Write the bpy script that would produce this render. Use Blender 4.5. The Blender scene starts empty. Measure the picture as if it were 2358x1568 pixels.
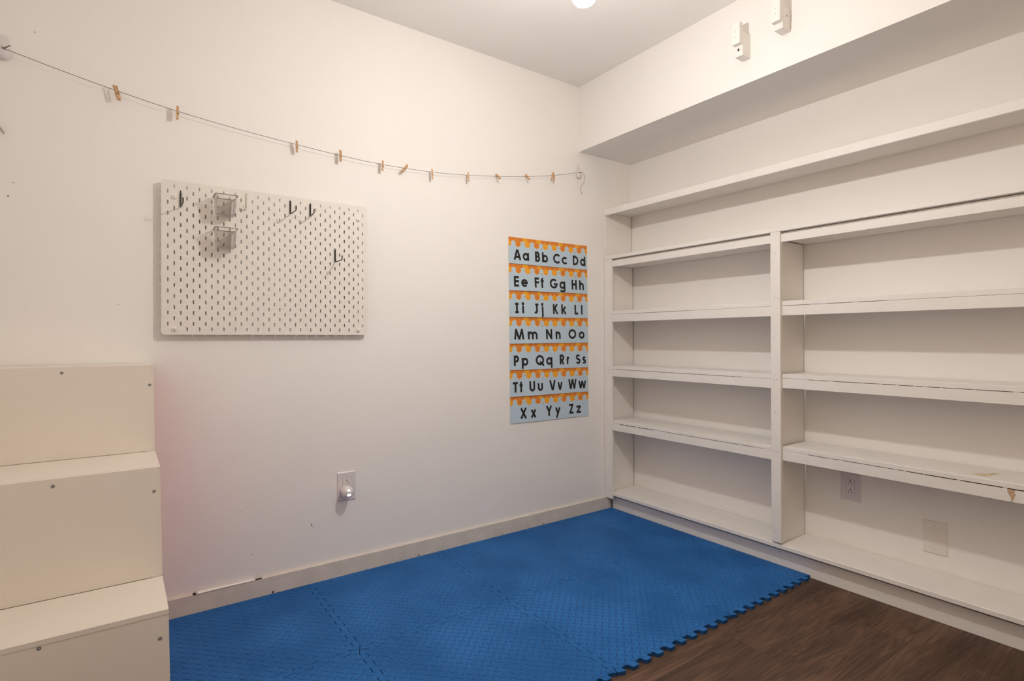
import bpy, bmesh, math, random
from mathutils import Vector, Matrix, Euler
random.seed(7)
S = bpy.context.scene
COL = S.collection
PI = math.pi

# ------------------------------------------------------------------ camera, world, exposure
W, H = 2358.0, 1568.0
cam_d = bpy.data.cameras.new('camera')
cam = bpy.data.objects.new('camera', cam_d); COL.objects.link(cam)
yaw, pitch, roll, fpx = 0.6254516, 0.0035129, -0.0029887, 1275.13
fw = Vector((math.sin(yaw)*math.cos(pitch), math.cos(yaw)*math.cos(pitch), math.sin(pitch)))
rt = Vector((math.cos(yaw), -math.sin(yaw), 0)); up = rt.cross(fw)
r2 = math.cos(roll)*rt + math.sin(roll)*up; u2 = -math.sin(roll)*rt + math.cos(roll)*up
cam.matrix_world = Matrix(((r2.x, u2.x, -fw.x, -2.15347), (r2.y, u2.y, -fw.y, -2.38651), (r2.z, u2.z, -fw.z, 1.028215), (0, 0, 0, 1)))
cam_d.sensor_fit = 'HORIZONTAL'; cam_d.sensor_width = 36.0; cam_d.lens = 36.0*fpx/W
cam_d.shift_x = -16.219/W; cam_d.shift_y = -9.849/W
cam_d.clip_start = 0.02
S.camera = cam
S.view_settings.view_transform = 'Standard'; S.view_settings.look = 'None'
S.view_settings.gamma = 1.0; S.view_settings.use_curve_mapping = False
S.view_settings.exposure = 0.13
wd = bpy.data.worlds.new('world'); S.world = wd; wd.use_nodes = True
wd.node_tree.nodes['Background'].inputs[0].default_value = (1.0, 0.76, 0.53, 1)
wd.node_tree.nodes['Background'].inputs[1].default_value = 0.95  # warm fill, added to enter through the opening in wall_front
LAMP = Vector((-1.033, -1.170, 2.036))      # the hanging bulb, just above the top of the frame
LAMP_STRENGTH = 850.0
LAMP_COL = (1.0, 0.975, 0.945)

# ------------------------------------------------------------------ materials
def mat(name, col, rough=0.5, spec=0.5, metal=0.0, noise=0.0, nscale=20.0, bump=0.0, bscale=200.0, emit=None, estr=0.0, dark=None):
    m = bpy.data.materials.new(name); m.use_nodes = True
    nt = m.node_tree; b = nt.nodes['Principled BSDF']
    b.inputs['Base Color'].default_value = (*col, 1); b.inputs['Roughness'].default_value = rough
    b.inputs['Specular IOR Level'].default_value = spec; b.inputs['Metallic'].default_value = metal
    tc = nt.nodes.new('ShaderNodeTexCoord')
    if noise:
        n = nt.nodes.new('ShaderNodeTexNoise'); n.inputs['Scale'].default_value = nscale; n.inputs['Detail'].default_value = 5
        nt.links.new(tc.outputs['Object'], n.inputs['Vector'])
        r = nt.nodes.new('ShaderNodeMix'); r.data_type = 'RGBA'
        dk = dark if dark else tuple(c*(1-noise) for c in col)
        r.inputs['A'].default_value = (*dk, 1); r.inputs['B'].default_value = (*[min(1, c*(1+noise*0.4)) for c in col], 1)
        mr = nt.nodes.new('ShaderNodeMapRange'); mr.inputs['From Min'].default_value = 0.3; mr.inputs['From Max'].default_value = 0.7
        nt.links.new(n.outputs['Fac'], mr.inputs['Value']); nt.links.new(mr.outputs['Result'], r.inputs['Factor'])
        nt.links.new(r.outputs['Result'], b.inputs['Base Color'])
    if bump:
        n2 = nt.nodes.new('ShaderNodeTexNoise'); n2.inputs['Scale'].default_value = bscale; n2.inputs['Detail'].default_value = 3
        nt.links.new(tc.outputs['Object'], n2.inputs['Vector'])
        bp = nt.nodes.new('ShaderNodeBump'); bp.inputs['Strength'].default_value = bump; bp.inputs['Distance'].default_value = 0.002
        nt.links.new(n2.outputs['Fac'], bp.inputs['Height']); nt.links.new(bp.outputs['Normal'], b.inputs['Normal'])
    if emit:
        b.inputs['Emission Color'].default_value = (*emit, 1); b.inputs['Emission Strength'].default_value = estr
    return m

WALLC = (0.925, 0.892, 0.855)
M = {}
M['wall'] = mat('wall_paint', WALLC, 0.55, 0.35, noise=0.015, nscale=3, bump=0.06, bscale=260)
M['ceil'] = mat('ceiling_paint', (0.935, 0.90, 0.86), 0.8, 0.2, noise=0.01, nscale=4)
M['shelf'] = mat('shelf_paint', (0.885, 0.845, 0.80), 0.45, 0.4, noise=0.03, nscale=9, bump=0.12, bscale=120)
M['base'] = mat('baseboard_paint', (0.75, 0.68, 0.60), 0.5, 0.4, noise=0.10, nscale=14, bump=0.1, bscale=90)
M['board'] = mat('pegboard_white', (0.84, 0.79, 0.73), 0.5, 0.4)
M['lam'] = mat('white_laminate', (0.83, 0.755, 0.665), 0.42, 0.4, noise=0.01, nscale=6)
M['red'] = mat('coral_front', (0.75, 0.10, 0.09), 0.5, 0.4)
M['screw'] = mat('screw_metal', (0.22, 0.22, 0.22), 0.4, 0.5, metal=0.7)
M['screwlight'] = mat('screw_recess', (0.55, 0.55, 0.55), 0.4, 0.5, metal=0.3)
M['blackwire'] = mat('black_wire', (0.018, 0.015, 0.013), 0.35, 0.5)
M['whitewire'] = mat('white_wire', (0.80, 0.74, 0.66), 0.35, 0.5)
M['wood'] = mat('pin_wood', (0.70, 0.43, 0.235), 0.6, 0.3, noise=0.15, nscale=60)
M['spring'] = mat('pin_spring', (0.25, 0.2, 0.16), 0.35, 0.5, metal=0.9)
M['string'] = mat('dark_string', (0.11, 0.085, 0.065), 0.8, 0.2)
M['plastic'] = mat('white_plastic', (0.80, 0.75, 0.74), 0.3, 0.5)
M['plasticlav'] = mat('outlet_plastic', (0.76, 0.71, 0.72), 0.32, 0.5)
M['almond'] = mat('painted_plate', (0.85, 0.80, 0.735), 0.4, 0.4)
M['slot'] = mat('slot_dark', (0.01, 0.008, 0.008), 0.6, 0.2)
M['seam'] = mat('seam_shadow_gap', (0.30, 0.27, 0.25), 0.6, 0.2)
M['crack'] = mat('paint_crack', (0.07, 0.045, 0.03), 0.8, 0.1)
M['stain'] = mat('tan_stain', (0.62, 0.42, 0.27), 0.5, 0.3, noise=0.25, nscale=90)
M['stain2'] = mat('yellow_stain', (0.80, 0.66, 0.44), 0.5, 0.3, noise=0.2, nscale=70)
M['paper'] = mat('strip_paper_blue', (0.53, 0.66, 0.765), 0.35, 0.4)
M['hexo'] = mat('hex_orange', (0.80, 0.24, 0.03), 0.4, 0.4)
M['hexod'] = mat('hex_orange_rim', (0.66, 0.17, 0.02), 0.4, 0.4)
M['hexy'] = mat('hex_yellow', (0.94, 0.42, 0.02), 0.4, 0.4)
M['hexyd'] = mat('hex_yellow_rim', (0.86, 0.32, 0.02), 0.4, 0.4)
M['hexl'] = mat('hex_border', (0.95, 0.47, 0.09), 0.4, 0.4)
M['ink'] = mat('black_ink', (0.012, 0.011, 0.010), 0.45, 0.4)
M['beey'] = mat('bee_yellow', (0.85, 0.62, 0.10), 0.5, 0.3)
M['beew'] = mat('bee_wing', (0.85, 0.85, 0.80), 0.5, 0.3)
M['socket'] = mat('lamp_socket', (0.75, 0.72, 0.68), 0.4, 0.4)
M['matside'] = mat('foam_edge', (0.014, 0.080, 0.250), 0.8, 0.2)
M['lozenge'] = mat('foam_lozenge', (0.012, 0.098, 0.310), 0.45, 0.25, noise=0.10, nscale=9)
M['tape'] = mat('clear_tape', (0.66, 0.58, 0.50), 0.25, 0.5)
M['bulb'] = mat('bulb_glow', (1, 1, 1), 0.3, 0.3, emit=LAMP_COL, estr=LAMP_STRENGTH)
M['led'] = mat('night_light_led', (1, 0.95, 0.85), 0.3, 0.3, emit=(1, 0.90, 0.72), estr=6.0)

def foam_mat():
    m = mat('foam_blue', (0.018, 0.150, 0.480), 0.62, 0.2)
    nt = m.node_tree; b = nt.nodes['Principled BSDF']
    tc = nt.nodes.new('ShaderNodeTexCoord')
    n = nt.nodes.new('ShaderNodeTexNoise'); n.inputs['Scale'].default_value = 3.4; n.inputs['Detail'].default_value = 4
    nt.links.new(tc.outputs['Object'], n.inputs['Vector'])
    cr = nt.nodes.new('ShaderNodeValToRGB')
    cr.color_ramp.elements[0].position = 0.36; cr.color_ramp.elements[0].color = (0.012, 0.108, 0.340, 1)
    cr.color_ramp.elements[1].position = 0.66; cr.color_ramp.elements[1].color = (0.027, 0.160, 0.460, 1)
    nt.links.new(n.outputs['Fac'], cr.inputs['Fac']); nt.links.new(cr.outputs['Color'], b.inputs['Base Color'])
    n2 = nt.nodes.new('ShaderNodeTexNoise'); n2.inputs['Scale'].default_value = 350
    nt.links.new(tc.outputs['Object'], n2.inputs['Vector'])
    bp = nt.nodes.new('ShaderNodeBump'); bp.inputs['Strength'].default_value = 0.15; bp.inputs['Distance'].default_value = 0.001
    nt.links.new(n2.outputs['Fac'], bp.inputs['Height']); nt.links.new(bp.outputs['Normal'], b.inputs['Normal'])
    return m
M['foam'] = foam_mat()

def floor_mat():
    m = bpy.data.materials.new('brown_oak_planks'); m.use_nodes = True
    nt = m.node_tree; b = nt.nodes['Principled BSDF']; L = nt.links.new
    tc = nt.nodes.new('ShaderNodeTexCoord')
    br = nt.nodes.new('ShaderNodeTexBrick'); br.offset = 0.37
    br.inputs['Scale'].default_value = 1.0; br.inputs['Brick Width'].default_value = 1.22; br.inputs['Row Height'].default_value = 0.182
    br.inputs['Mortar Size'].default_value = 0.0008; br.inputs['Mortar Smooth'].default_value = 0.1
    br.inputs['Color1'].default_value = (0.0, 0, 0, 1); br.inputs['Color2'].default_value = (1, 1, 1, 1); br.inputs['Mortar'].default_value = (0.5, 0.5, 0.5, 1)
    L(tc.outputs['Object'], br.inputs['Vector'])
    # a per-plank shift of the grain
    sep = nt.nodes.new('ShaderNodeSeparateColor'); L(br.outputs['Color'], sep.inputs['Color'])
    mul = nt.nodes.new('ShaderNodeMath'); mul.operation = 'MULTIPLY'; mul.inputs[1].default_value = 7.3; L(sep.outputs[0], mul.inputs[0])
    cmb = nt.nodes.new('ShaderNodeCombineXYZ'); L(mul.outputs[0], cmb.inputs['X']); L(mul.outputs[0], cmb.inputs['Y'])
    add = nt.nodes.new('ShaderNodeVectorMath'); add.operation = 'ADD'; L(tc.outputs['Object'], add.inputs[0]); L(cmb.outputs[0], add.inputs[1])
    mp = nt.nodes.new('ShaderNodeMapping'); mp.inputs['Scale'].default_value = (0.8, 9.5, 1.0); L(add.outputs[0], mp.inputs['Vector'])
    n1 = nt.nodes.new('ShaderNodeTexNoise'); n1.inputs['Scale'].default_value = 1.3; n1.inputs['Detail'].default_value = 6; n1.inputs['Distortion'].default_value = 0.9
    L(mp.outputs[0], n1.inputs['Vector'])
    wv = nt.nodes.new('ShaderNodeMath'); wv.operation = 'MULTIPLY'; wv.inputs[1].default_value = 70.0; L(n1.outputs['Fac'], wv.inputs[0])
    sn = nt.nodes.new('ShaderNodeMath'); sn.operation = 'SINE'; L(wv.outputs[0], sn.inputs[0])
    mp2 = nt.nodes.new('ShaderNodeMapping'); mp2.inputs['Scale'].default_value = (7, 300, 1.0); L(add.outputs[0], mp2.inputs['Vector'])
    n2 = nt.nodes.new('ShaderNodeTexNoise'); n2.inputs['Scale'].default_value = 1.0; n2.inputs['Detail'].default_value = 3; L(mp2.outputs[0], n2.inputs['Vector'])
    cr = nt.nodes.new('ShaderNodeValToRGB')
    cr.color_ramp.elements[0].position = 0.25; cr.color_ramp.elements[0].color = (0.055, 0.030, 0.018, 1)
    cr.color_ramp.elements[1].position = 0.75; cr.color_ramp.elements[1].color = (0.155, 0.088, 0.056, 1)
    mp3 = nt.nodes.new('ShaderNodeMapping'); mp3.inputs['Scale'].default_value = (0.9, 7.0, 1.0); L(add.outputs[0], mp3.inputs['Vector'])
    n3 = nt.nodes.new('ShaderNodeTexNoise'); n3.inputs['Scale'].default_value = 1.4; n3.inputs['Detail'].default_value = 3; L(mp3.outputs[0], n3.inputs['Vector'])
    L(n3.outputs['Fac'], cr.inputs['Fac'])
    a1 = nt.nodes.new('ShaderNodeMath'); a1.operation = 'MULTIPLY_ADD'; a1.inputs[1].default_value = 0.20; a1.inputs[2].default_value = 0.95; L(sn.outputs[0], a1.inputs[0])
    a2 = nt.nodes.new('ShaderNodeMath'); a2.operation = 'MULTIPLY_ADD'; a2.inputs[1].default_value = 1.6; a2.inputs[2].default_value = 0.20; L(n2.outputs['Fac'], a2.inputs[0])
    a3 = nt.nodes.new('ShaderNodeMath'); a3.operation = 'MULTIPLY'; L(a1.outputs[0], a3.inputs[0]); L(a2.outputs[0], a3.inputs[1])
    pv = nt.nodes.new('ShaderNodeMath'); pv.operation = 'MULTIPLY_ADD'; pv.inputs[1].default_value = 0.22; pv.inputs[2].default_value = 0.88; L(sep.outputs[0], pv.inputs[0])
    a4 = nt.nodes.new('ShaderNodeMath'); a4.operation = 'MULTIPLY'; L(a3.outputs[0], a4.inputs[0]); L(pv.outputs[0], a4.inputs[1])
    mo = nt.nodes.new('ShaderNodeMath'); mo.operation = 'MULTIPLY_ADD'; mo.inputs[1].default_value = -0.55; mo.inputs[2].default_value = 1.0; L(br.outputs['Fac'], mo.inputs[0])
    a5 = nt.nodes.new('ShaderNodeMath'); a5.operation = 'MULTIPLY'; L(a4.outputs[0], a5.inputs[0]); L(mo.outputs[0], a5.inputs[1])
    vm = nt.nodes.new('ShaderNodeVectorMath'); vm.operation = 'SCALE'; L(cr.outputs['Color'], vm.inputs[0]); L(a5.outputs[0], vm.inputs['Scale'])
    L(vm.outputs[0], b.inputs['Base Color'])
    b.inputs['Roughness'].default_value = 0.55; b.inputs['Specular IOR Level'].default_value = 0.35
    bp = nt.nodes.new('ShaderNodeBump'); bp.inputs['Strength'].default_value = 0.2; bp.inputs['Distance'].default_value = 0.001
    L(n2.outputs['Fac'], bp.inputs['Height']); L(bp.outputs['Normal'], b.inputs['Normal'])
    return m
M['floor'] = floor_mat()

def clear_mat(name, tint, gloss):
    m = bpy.data.materials.new(name); m.use_nodes = True
    nt = m.node_tree; nt.nodes.clear(); L = nt.links.new
    o = nt.nodes.new('ShaderNodeOutputMaterial'); mx = nt.nodes.new('ShaderNodeMixShader')
    t = nt.nodes.new('ShaderNodeBsdfTransparent'); t.inputs[0].default_value = (*tint, 1)
    g = nt.nodes.new('ShaderNodeBsdfPrincipled'); g.inputs['Base Color'].default_value = (0.75, 0.72, 0.69, 1); g.inputs['Roughness'].default_value = 0.12
    f = nt.nodes.new('ShaderNodeFresnel'); f.inputs[0].default_value = 1.45
    a = nt.nodes.new('ShaderNodeMath'); a.operation = 'MULTIPLY_ADD'; a.inputs[1].default_value = 0.55; a.inputs[2].default_value = gloss
    L(f.outputs[0], a.inputs[0]); L(a.outputs[0], mx.inputs[0]); L(t.outputs[0], mx.inputs[1]); L(g.outputs[0], mx.inputs[2]); L(mx.outputs[0], o.inputs[0])
    return m
M['clear'] = clear_mat('clear_plastic', (0.965, 0.96, 0.955), 0.015)
M['clearrim'] = clear_mat('clear_plastic_rim', (0.42, 0.40, 0.38), 0.25)

# ------------------------------------------------------------------ mesh helpers
class MB:
    def __init__(s): s.bm = bmesh.new(); s.mi = 0
    def face(s, vs):
        try:
            f = s.bm.faces.new(vs); f.material_index = s.mi; return f
        except ValueError: return None
    def box(s, x0, x1, y0, y1, z0, z1, bev=0.0):
        v = [s.bm.verts.new((x, y, z)) for x in (x0, x1) for y in (y0, y1) for z in (z0, z1)]
        fs = [s.face([v[i] for i in q]) for q in ((0, 1, 3, 2), (4, 6, 7, 5), (0, 4, 5, 1), (2, 3, 7, 6), (0, 2, 6, 4), (1, 5, 7, 3))]
        if bev:
            es = list({e for f in fs for e in f.edges})
            bmesh.ops.bevel(s.bm, geom=es, offset=bev, segments=1, affect='EDGES')
        return s
    def poly(s, pts): return s.face([s.bm.verts.new(p) for p in pts])
    def prism(s, pts, vec):
        a = [s.bm.verts.new(p) for p in pts]; b = [s.bm.verts.new(Vector(p)+Vector(vec)) for p in pts]
        s.face(a[::-1]); s.face(b); n = len(a)
        for i in range(n): s.face([a[i], a[(i+1) % n], b[(i+1) % n], b[i]])
        return s
    def tube(s, pts, r, seg=8, cap=True):
        pts = [Vector(p) for p in pts]; rs = r if isinstance(r, (list, tuple)) else [r]*len(pts)
        rings = []; prev = None
        for i, p in enumerate(pts):
            d = (pts[min(i+1, len(pts)-1)]-pts[max(i-1, 0)]).normalized()
            if prev is None:
                n = d.orthogonal().normalized()
            else:
                n = (prev - d*prev.dot(d)); n = n.normalized() if n.length > 1e-6 else d.orthogonal().normalized()
            prev = n; bn = d.cross(n)
            rings.append([s.bm.verts.new(p+(n*math.cos(2*PI*k/seg)+bn*math.sin(2*PI*k/seg))*rs[i]) for k in range(seg)])
        for a, b in zip(rings, rings[1:]):
            for k in range(seg): s.face([a[k], a[(k+1) % seg], b[(k+1) % seg], b[k]])
        if cap: s.face(rings[0][::-1]); s.face(rings[-1])
        return s
    def lathe(s, prof, c, axis='z', seg=24):
        rings = []
        for r, h in prof:
            ring = []
            for k in range(seg):
                a = 2*PI*k/seg; q = (r*math.cos(a), r*math.sin(a), h)
                if axis == 'y': q = (q[0], -q[2], q[1])      # axis along -y
                ring.append(s.bm.verts.new(Vector(c)+Vector(q)))
            rings.append(ring)
        for a, b in zip(rings, rings[1:]):
            for k in range(seg): s.face([a[k], a[(k+1) % seg], b[(k+1) % seg], b[k]])
        s.face(rings[0][::-1]); s.face(rings[-1]); return s
    def ell(s, c, rx, ry, rz, rot=None, seg=20, rings=12):
        mtx = Matrix.Translation(c) @ (rot.to_matrix().to_4x4() if rot else Matrix.Identity(4)) @ Matrix.Diagonal((rx, ry, rz, 1))
        r = bmesh.ops.create_uvsphere(s.bm, u_segments=seg, v_segments=rings, radius=1.0, matrix=mtx)
        for v in r['verts']:
            for f in v.link_faces: f.material_index = s.mi
        return s
    def build(s, name, mats, parent=None, smooth=False, normals=True):
        if normals: bmesh.ops.recalc_face_normals(s.bm, faces=s.bm.faces[:])
        me = bpy.data.meshes.new(name); s.bm.to_mesh(me); s.bm.free()
        for m in (mats if isinstance(mats, (list, tuple)) else [mats]): me.materials.append(m)
        if smooth:
            for p in me.polygons: p.use_smooth = True
            if smooth == 'auto':
                me.set_sharp_from_angle(angle=math.radians(40))
        o = bpy.data.objects.new(name, me); COL.objects.link(o)
        if parent: o.parent = parent
        return o
def thing(name, label, cat, loc=(0, 0, 0), group=None):
    o = bpy.data.objects.new(name, None); COL.objects.link(o); o.location = loc
    o.empty_display_size = 0.05
    return tag(o, label, cat, group)
def tag(o, label, cat, group=None):
    o['label'] = label; o['category'] = cat
    if group: o['group'] = group
    return o
def struct(o): o['kind'] = 'structure'; return o
def copy_tree(o, parent=None):
    c = o.copy(); COL.objects.link(c)
    if parent: c.parent = parent
    for ch in list(o.children): copy_tree(ch, c)
    return c

# ------------------------------------------------------------------ room shell
ZC, ZS, XR, XL, YF = 2.4764, 2.1027, 0.4272, -2.470, -3.05
struct(MB().box(XL-0.1, XR+0.1, YF-0.1, 0.1, -0.10, 0.0).build('floor', M['floor']))
struct(MB().box(XL-0.1, XR+0.1, YF-0.1, 0.1, ZC, ZC+0.1).build('ceiling', M['ceil']))
wb = struct(MB().box(XL-0.1, XR+0.1, 0.0, 0.1, 0.0, ZC).build('wall_back', M['wall']))
struct(MB().box(XL-0.1, XL, YF, 0.0, 0.0, ZC).build('wall_left', M['wall']))
wf = MB()                                     # unseen wide opening, added behind the camera to let in the warm world fill
for x0, x1, z0, z1 in ((XL-0.1, -2.35, 0, ZC), (-0.25, XR+0.1, 0, ZC), (-2.35, -0.25, 0, 0.9), (-2.35, -0.25, 2.3, ZC)): wf.box(x0, x1, YF-0.1, YF, z0, z1)
struct(wf.build('wall_front', M['wall']))
wr = MB()
wr.prism([(XR, 0, 0), (XR+0.1, 0, 0), (XR+0.1, 0, ZC), (0, 0, ZC), (0, 0, ZS), (XR, 0, ZS)], (0, YF, 0))
struct(wr.build('wall_right', M['wall']))
bb = MB(); bb.box(XL, 0.236, -0.012, 0.0, 0.0, 0.0804, 0.0012)
bbo = struct(bb.build('baseboard_back', M['base']))
# marks on the painted wall
def blob(cx, cz, rx, rz, n=9, y=-0.0006, jag=0.35):
    return [(cx+rx*math.cos(2*PI*k/n)*(1-jag*random.random()), y, cz+rz*math.sin(2*PI*k/n)*(1-jag*random.random())) for k in range(n)]
sc = MB()
sc.prism(blob(-1.503, 0.251, 0.002, 0.006), (0, 0.0008, 0))
sc.prism([(-1.499, -0.0006, 0.249), (-1.495, -0.0006, 0.243), (-1.493, -0.0006, 0.232), (-1.4955, -0.0006, 0.240)], (0, 0.0008, 0))
sc.build('scuff_mark', M['crack'], wb)
for x, z, r in ((-1.767, 0.355, 0.0014), (-1.794, 0.562, 0.0013), (-0.407, 1.893, 0.0022), (-2.376, 2.032, 0.0025), (-2.428, 1.532, 0.002), (-0.0115, 1.925, 0.002),
                (-2.441, 1.487, 0.0035), (-2.155, 1.15, 0.0014), (-1.73, 0.18, 0.0022), (-1.13, 0.215, 0.0015), (-0.03, 1.33, 0.002)):
    MB().prism(blob(x, z, r, r, 7), (0, 0.0008, 0)).build('nail_hole', M['seam'], wb)
fl = MB()                                                     # chipped, lifting paint along the top of the baseboard
fl.prism([(-1.933, -0.0126, 0.0802), (-1.9265, -0.0126, 0.0850), (-1.921, -0.0126, 0.0802), (-1.926, -0.0126, 0.0785)], (0, 0.0122, 0))
fl.prism([(-1.917, -0.0128, 0.0808), (-1.78, -0.0128, 0.0808), (-1.695, -0.0128, 0.0806), (-1.695, -0.0128, 0.0804), (-1.78, -0.0128, 0.0800), (-1.86, -0.0128, 0.0794)], (0, 0.0125, 0))
fl.build('paint_chip', M['crack'], bbo)
lf = MB(); lf.prism([(-1.918, -0.0145, 0.0806), (-1.84, -0.0138, 0.0810), (-1.72, -0.0131, 0.0808), (-1.72, -0.001, 0.0825), (-1.84, -0.001, 0.0835), (-1.915, -0.001, 0.0850)], (0, 0, 0.0008))
lf.build('paint_flap', M['wall'], bbo)
for x, w, h in ((-1.655, 0.010, 0.012), (-1.02, 0.012, 0.006), (-0.28, 0.02, 0.004), (-0.55, 0.012, 0.004), (-1.27, 0.004, 0.004)):
    MB().prism(blob(x, 0.017, w*0.5, h*0.5, 7, -0.0126), (0, 0.001, 0)).build('chip_mark', M['crack'], bbo)

# ------------------------------------------------------------------ built-in bookcase
YE = -2.60
bk = thing('built_in_bookcase', 'white painted built-in wooden bookcase recessed along the right wall', 'bookcase', (0.3, -1.3, 0))
bk_off = Vector((0.3, -1.3, 0))
def bpart(mb, name, m=None, parent=None):
    o = mb.build(name, m or M['shelf'], parent or bk)
    if parent is None: o.matrix_parent_inverse = Matrix.Translation(-bk_off)
    return o
XF = 0.198
bpart(MB().box(0.242, 0.260, YE, -0.022, 0.0, 0.0795, 0.001), 'kick_board')
bpart(MB().box(XF, 0.216, -0.061, -0.002, 0.080, 1.4935, 0.0015), 'face_stile')
bpart(MB().box(XF, 0.216, -1.088, -1.043, 0.124, 1.4935, 0.0015), 'face_stile')
bpart(MB().box(XF, 0.216, YE, YE+0.045, 0.124, 1.4935, 0.0015), 'face_stile')
bpart(MB().box(0.2165, 0.420, -0.024, -0.002, 0.117, 1.457, 0.001), 'side_panel')
bpart(MB().box(0.2165, 0.420, -1.076, -1.056, 0.117, 1.457, 0.001), 'divider_panel')
bpart(MB().box(0.2165, 0.420, YE, YE+0.02, 0.117, 1.457, 0.001), 'side_panel')
bpart(MB().box(XF+0.002, 0.420, -0.012, -0.0005, 1.5135, 1.7755, 0.001), 'side_panel')
def crack_line(parent, x, y0, y1, z, t=0.0012):
    mb = MB()
    y = y0
    while y > y1:
        l = random.uniform(0.02, 0.12); ye = max(y1, y-l)
        mb.box(x-0.0006, x+0.0006, ye, y, z-t*random.uniform(0.3, 0.6), z+t*random.uniform(0.3, 0.6))
        y = ye-random.uniform(0.004, 0.02)
    o = mb.build('paint_crack', M['crack'], parent); return o
def shelf(name, xf, ya, yb, zb, zm, zt, cracks=()):
    # board on top of a front strip, a hairline between the two
    o = bpart(MB().box(xf, 0.4245, yb, ya, zm+0.0006, zt, 0.0012), name)
    st = bpart(MB().box(xf, xf+0.018, yb, ya, zb, zm, 0.0012), 'front_strip', parent=o)
    for c in cracks: crack_line(o, xf, c[0], c[1], zm+0.0003, c[2])
    return o
shelf('shelf', 0.200, -0.0615, -1.0425, 0.484, 0.5265, 0.543, ((-0.12, -0.38, 0.0030), (-0.42, -1.0, 0.0008)))
shelf('shelf', 0.200, -0.0615, -1.0425, 0.802, 0.8435, 0.8635, ((-0.10, -0.9, 0.0009),))
shelf('shelf', 0.200, -0.0615, -1.0425, 1.122, 1.1660, 1.187, ((-0.2, -0.6, 0.0009),))
s1r = shelf('shelf', 0.212, -1.0885, YE+0.045, 0.487, 0.530, 0.549, ((-1.2, -1.55, 0.0008), (-1.56, -2.05, 0.0030)))
shelf('shelf', 0.212, -1.0885, YE+0.045, 0.805, 0.8475, 0.867, ((-1.2, -1.95, 0.0010),))
shelf('shelf', 0.212, -1.0885, YE+0.045, 1.124, 1.1670, 1.188, ((-1.1, -1.5, 0.0006),))
bpart(MB().box(0.204, 0.4245, YE, -0.003, 0.0980, 0.1165, 0.0015), 'bottom_shelf')
bpart(MB().box(0.204, 0.2190, -1.0425, -0.0615, 1.447, 1.4825, 0.001), 'top_rail')
bpart(MB().box(0.206, 0.2190, YE+0.045, -1.0885, 1.447, 1.4825, 0.001), 'top_rail')
bpart(MB().box(0.2195, 0.4245, -1.0425, -0.003, 1.458, 1.4915, 0.001), 'shelf')
bpart(MB().box(0.2195, 0.4245, YE, -1.0885, 1.458, 1.4915, 0.001), 'shelf')
bpart(MB().box(XF, 0.4245, YE, -0.0005, 1.494, 1.513, 0.0015), 'ledge_shelf')
us = bpart(MB().box(0.2096, 0.418, YE, -0.0005, 1.776, 1.795, 0.001), 'upper_shelf')
bpart(MB().box(0.1965, 0.2095, YE, -0.0005, 1.757, 1.796, 0.0025), 'front_strip', parent=us)
bpart(MB().box(0.1965, 0.2095, YE, YE+0.02, 0.0, 0.09), 'end_cleat')
# stains on the lowest right shelf
stn = MB()
stn.prism([(0.2114, y, z) for y, z in ((-1.848, 0.529), (-1.858, 0.5295), (-1.868, 0.529), (-1.866, 0.518), (-1.870, 0.512), (-1.866, 0.506), (-1.866, 0.499), (-1.861, 0.492), (-1.862, 0.4875), (-1.857, 0.4875), (-1.858, 0.494), (-1.857, 0.503), (-1.852, 0.512), (-1.849, 0.520))], (0.0008, 0, 0))
stn.build('drip_stain', M['stain'], s1r)
st2 = MB()
st2.prism([(x, y, 0.5496) for x, y in ((0.262, -1.742), (0.252, -1.760), (0.255, -1.782), (0.272, -1.792), (0.300, -1.790), (0.325, -1.795), (0.340, -1.800), (0.342, -1.782), (0.318, -1.775), (0.300, -1.768), (0.288, -1.748))], (0, 0, -0.001))
st2.build('tan_stain', M['stain2'], s1r)
# nail holes on the stiles
for y, z in ((-1.055, 1.478), (-1.072, 1.484), (-1.066, 1.40), (-1.062, 1.203), (-1.078, 1.20), (-1.060, 1.02), (-1.072, 0.842), (-1.060, 0.84), (-1.063, 0.70), (-1.074, 0.525), (-1.058, 0.525), (-1.066, 0.33), (-1.060, 0.17), (-0.033, 1.475), (-0.03, 1.168), (-0.034, 0.84), (-0.036, 0.512), (-0.036, 0.12)):
    bpart(MB().box(XF-0.0005, XF+0.001, y-0.0016, y+0.0016, z-0.0018, z+0.0018), 'nail_hole', M['seam'])
for y, z in ((-1.055, 0.07), (-1.06, 0.035)): bpart(MB().box(0.2415, 0.243, y-0.0018, y+0.0018, z-0.002, z+0.002), 'nail_hole', M['seam'])

# ------------------------------------------------------------------ hook brackets on the soffit
def bracket(y0, y1, z0, z1, lz0, lz1, hole, label):
    t = thing('wall_bracket', label, 'bracket', (0, (y0+y1)/2, z0), 'white brackets high on the soffit')
    inv = Matrix.Translation((0, -(y0+y1)/2, -z0))
    def p(mb, n, m):
        o = mb.build(n, m, t); o.matrix_parent_inverse = inv; return o
    blk = p(MB().box(-0.056, -0.0003, y0, y1, z0, z1, 0.0012), 'block', M['shelf'])
    p(MB().box(-0.078, -0.0563, y0, y1, lz0, lz1, 0.0012), 'lip', M['shelf'])
    for dz in (0.012, 0.032): p(MB().lathe([(0.0022, 0.0), (0.0022, 0.0006)], ((-0.0786), (y0+y1)/2, lz0+0.018+dz), 'z', 8), 'nail_head', M['seam'])
    ho = MB()
    if hole: ho.ell((-0.0563, (y0+y1)/2+0.001, hole), 0.0008, 0.0048, 0.0058)
    else: ho.ell((-0.026, y0+0.0002, z0+0.055), 0.003, 0.0006, 0.004)
    p(ho, 'screw_hole', M['crack'])
bracket(-1.0730, -1.0365, 2.2015, 2.301, 2.2465, 2.335, 2.229, 'white wooden hook bracket nearer the corner, dark screw hole in its block')
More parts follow.
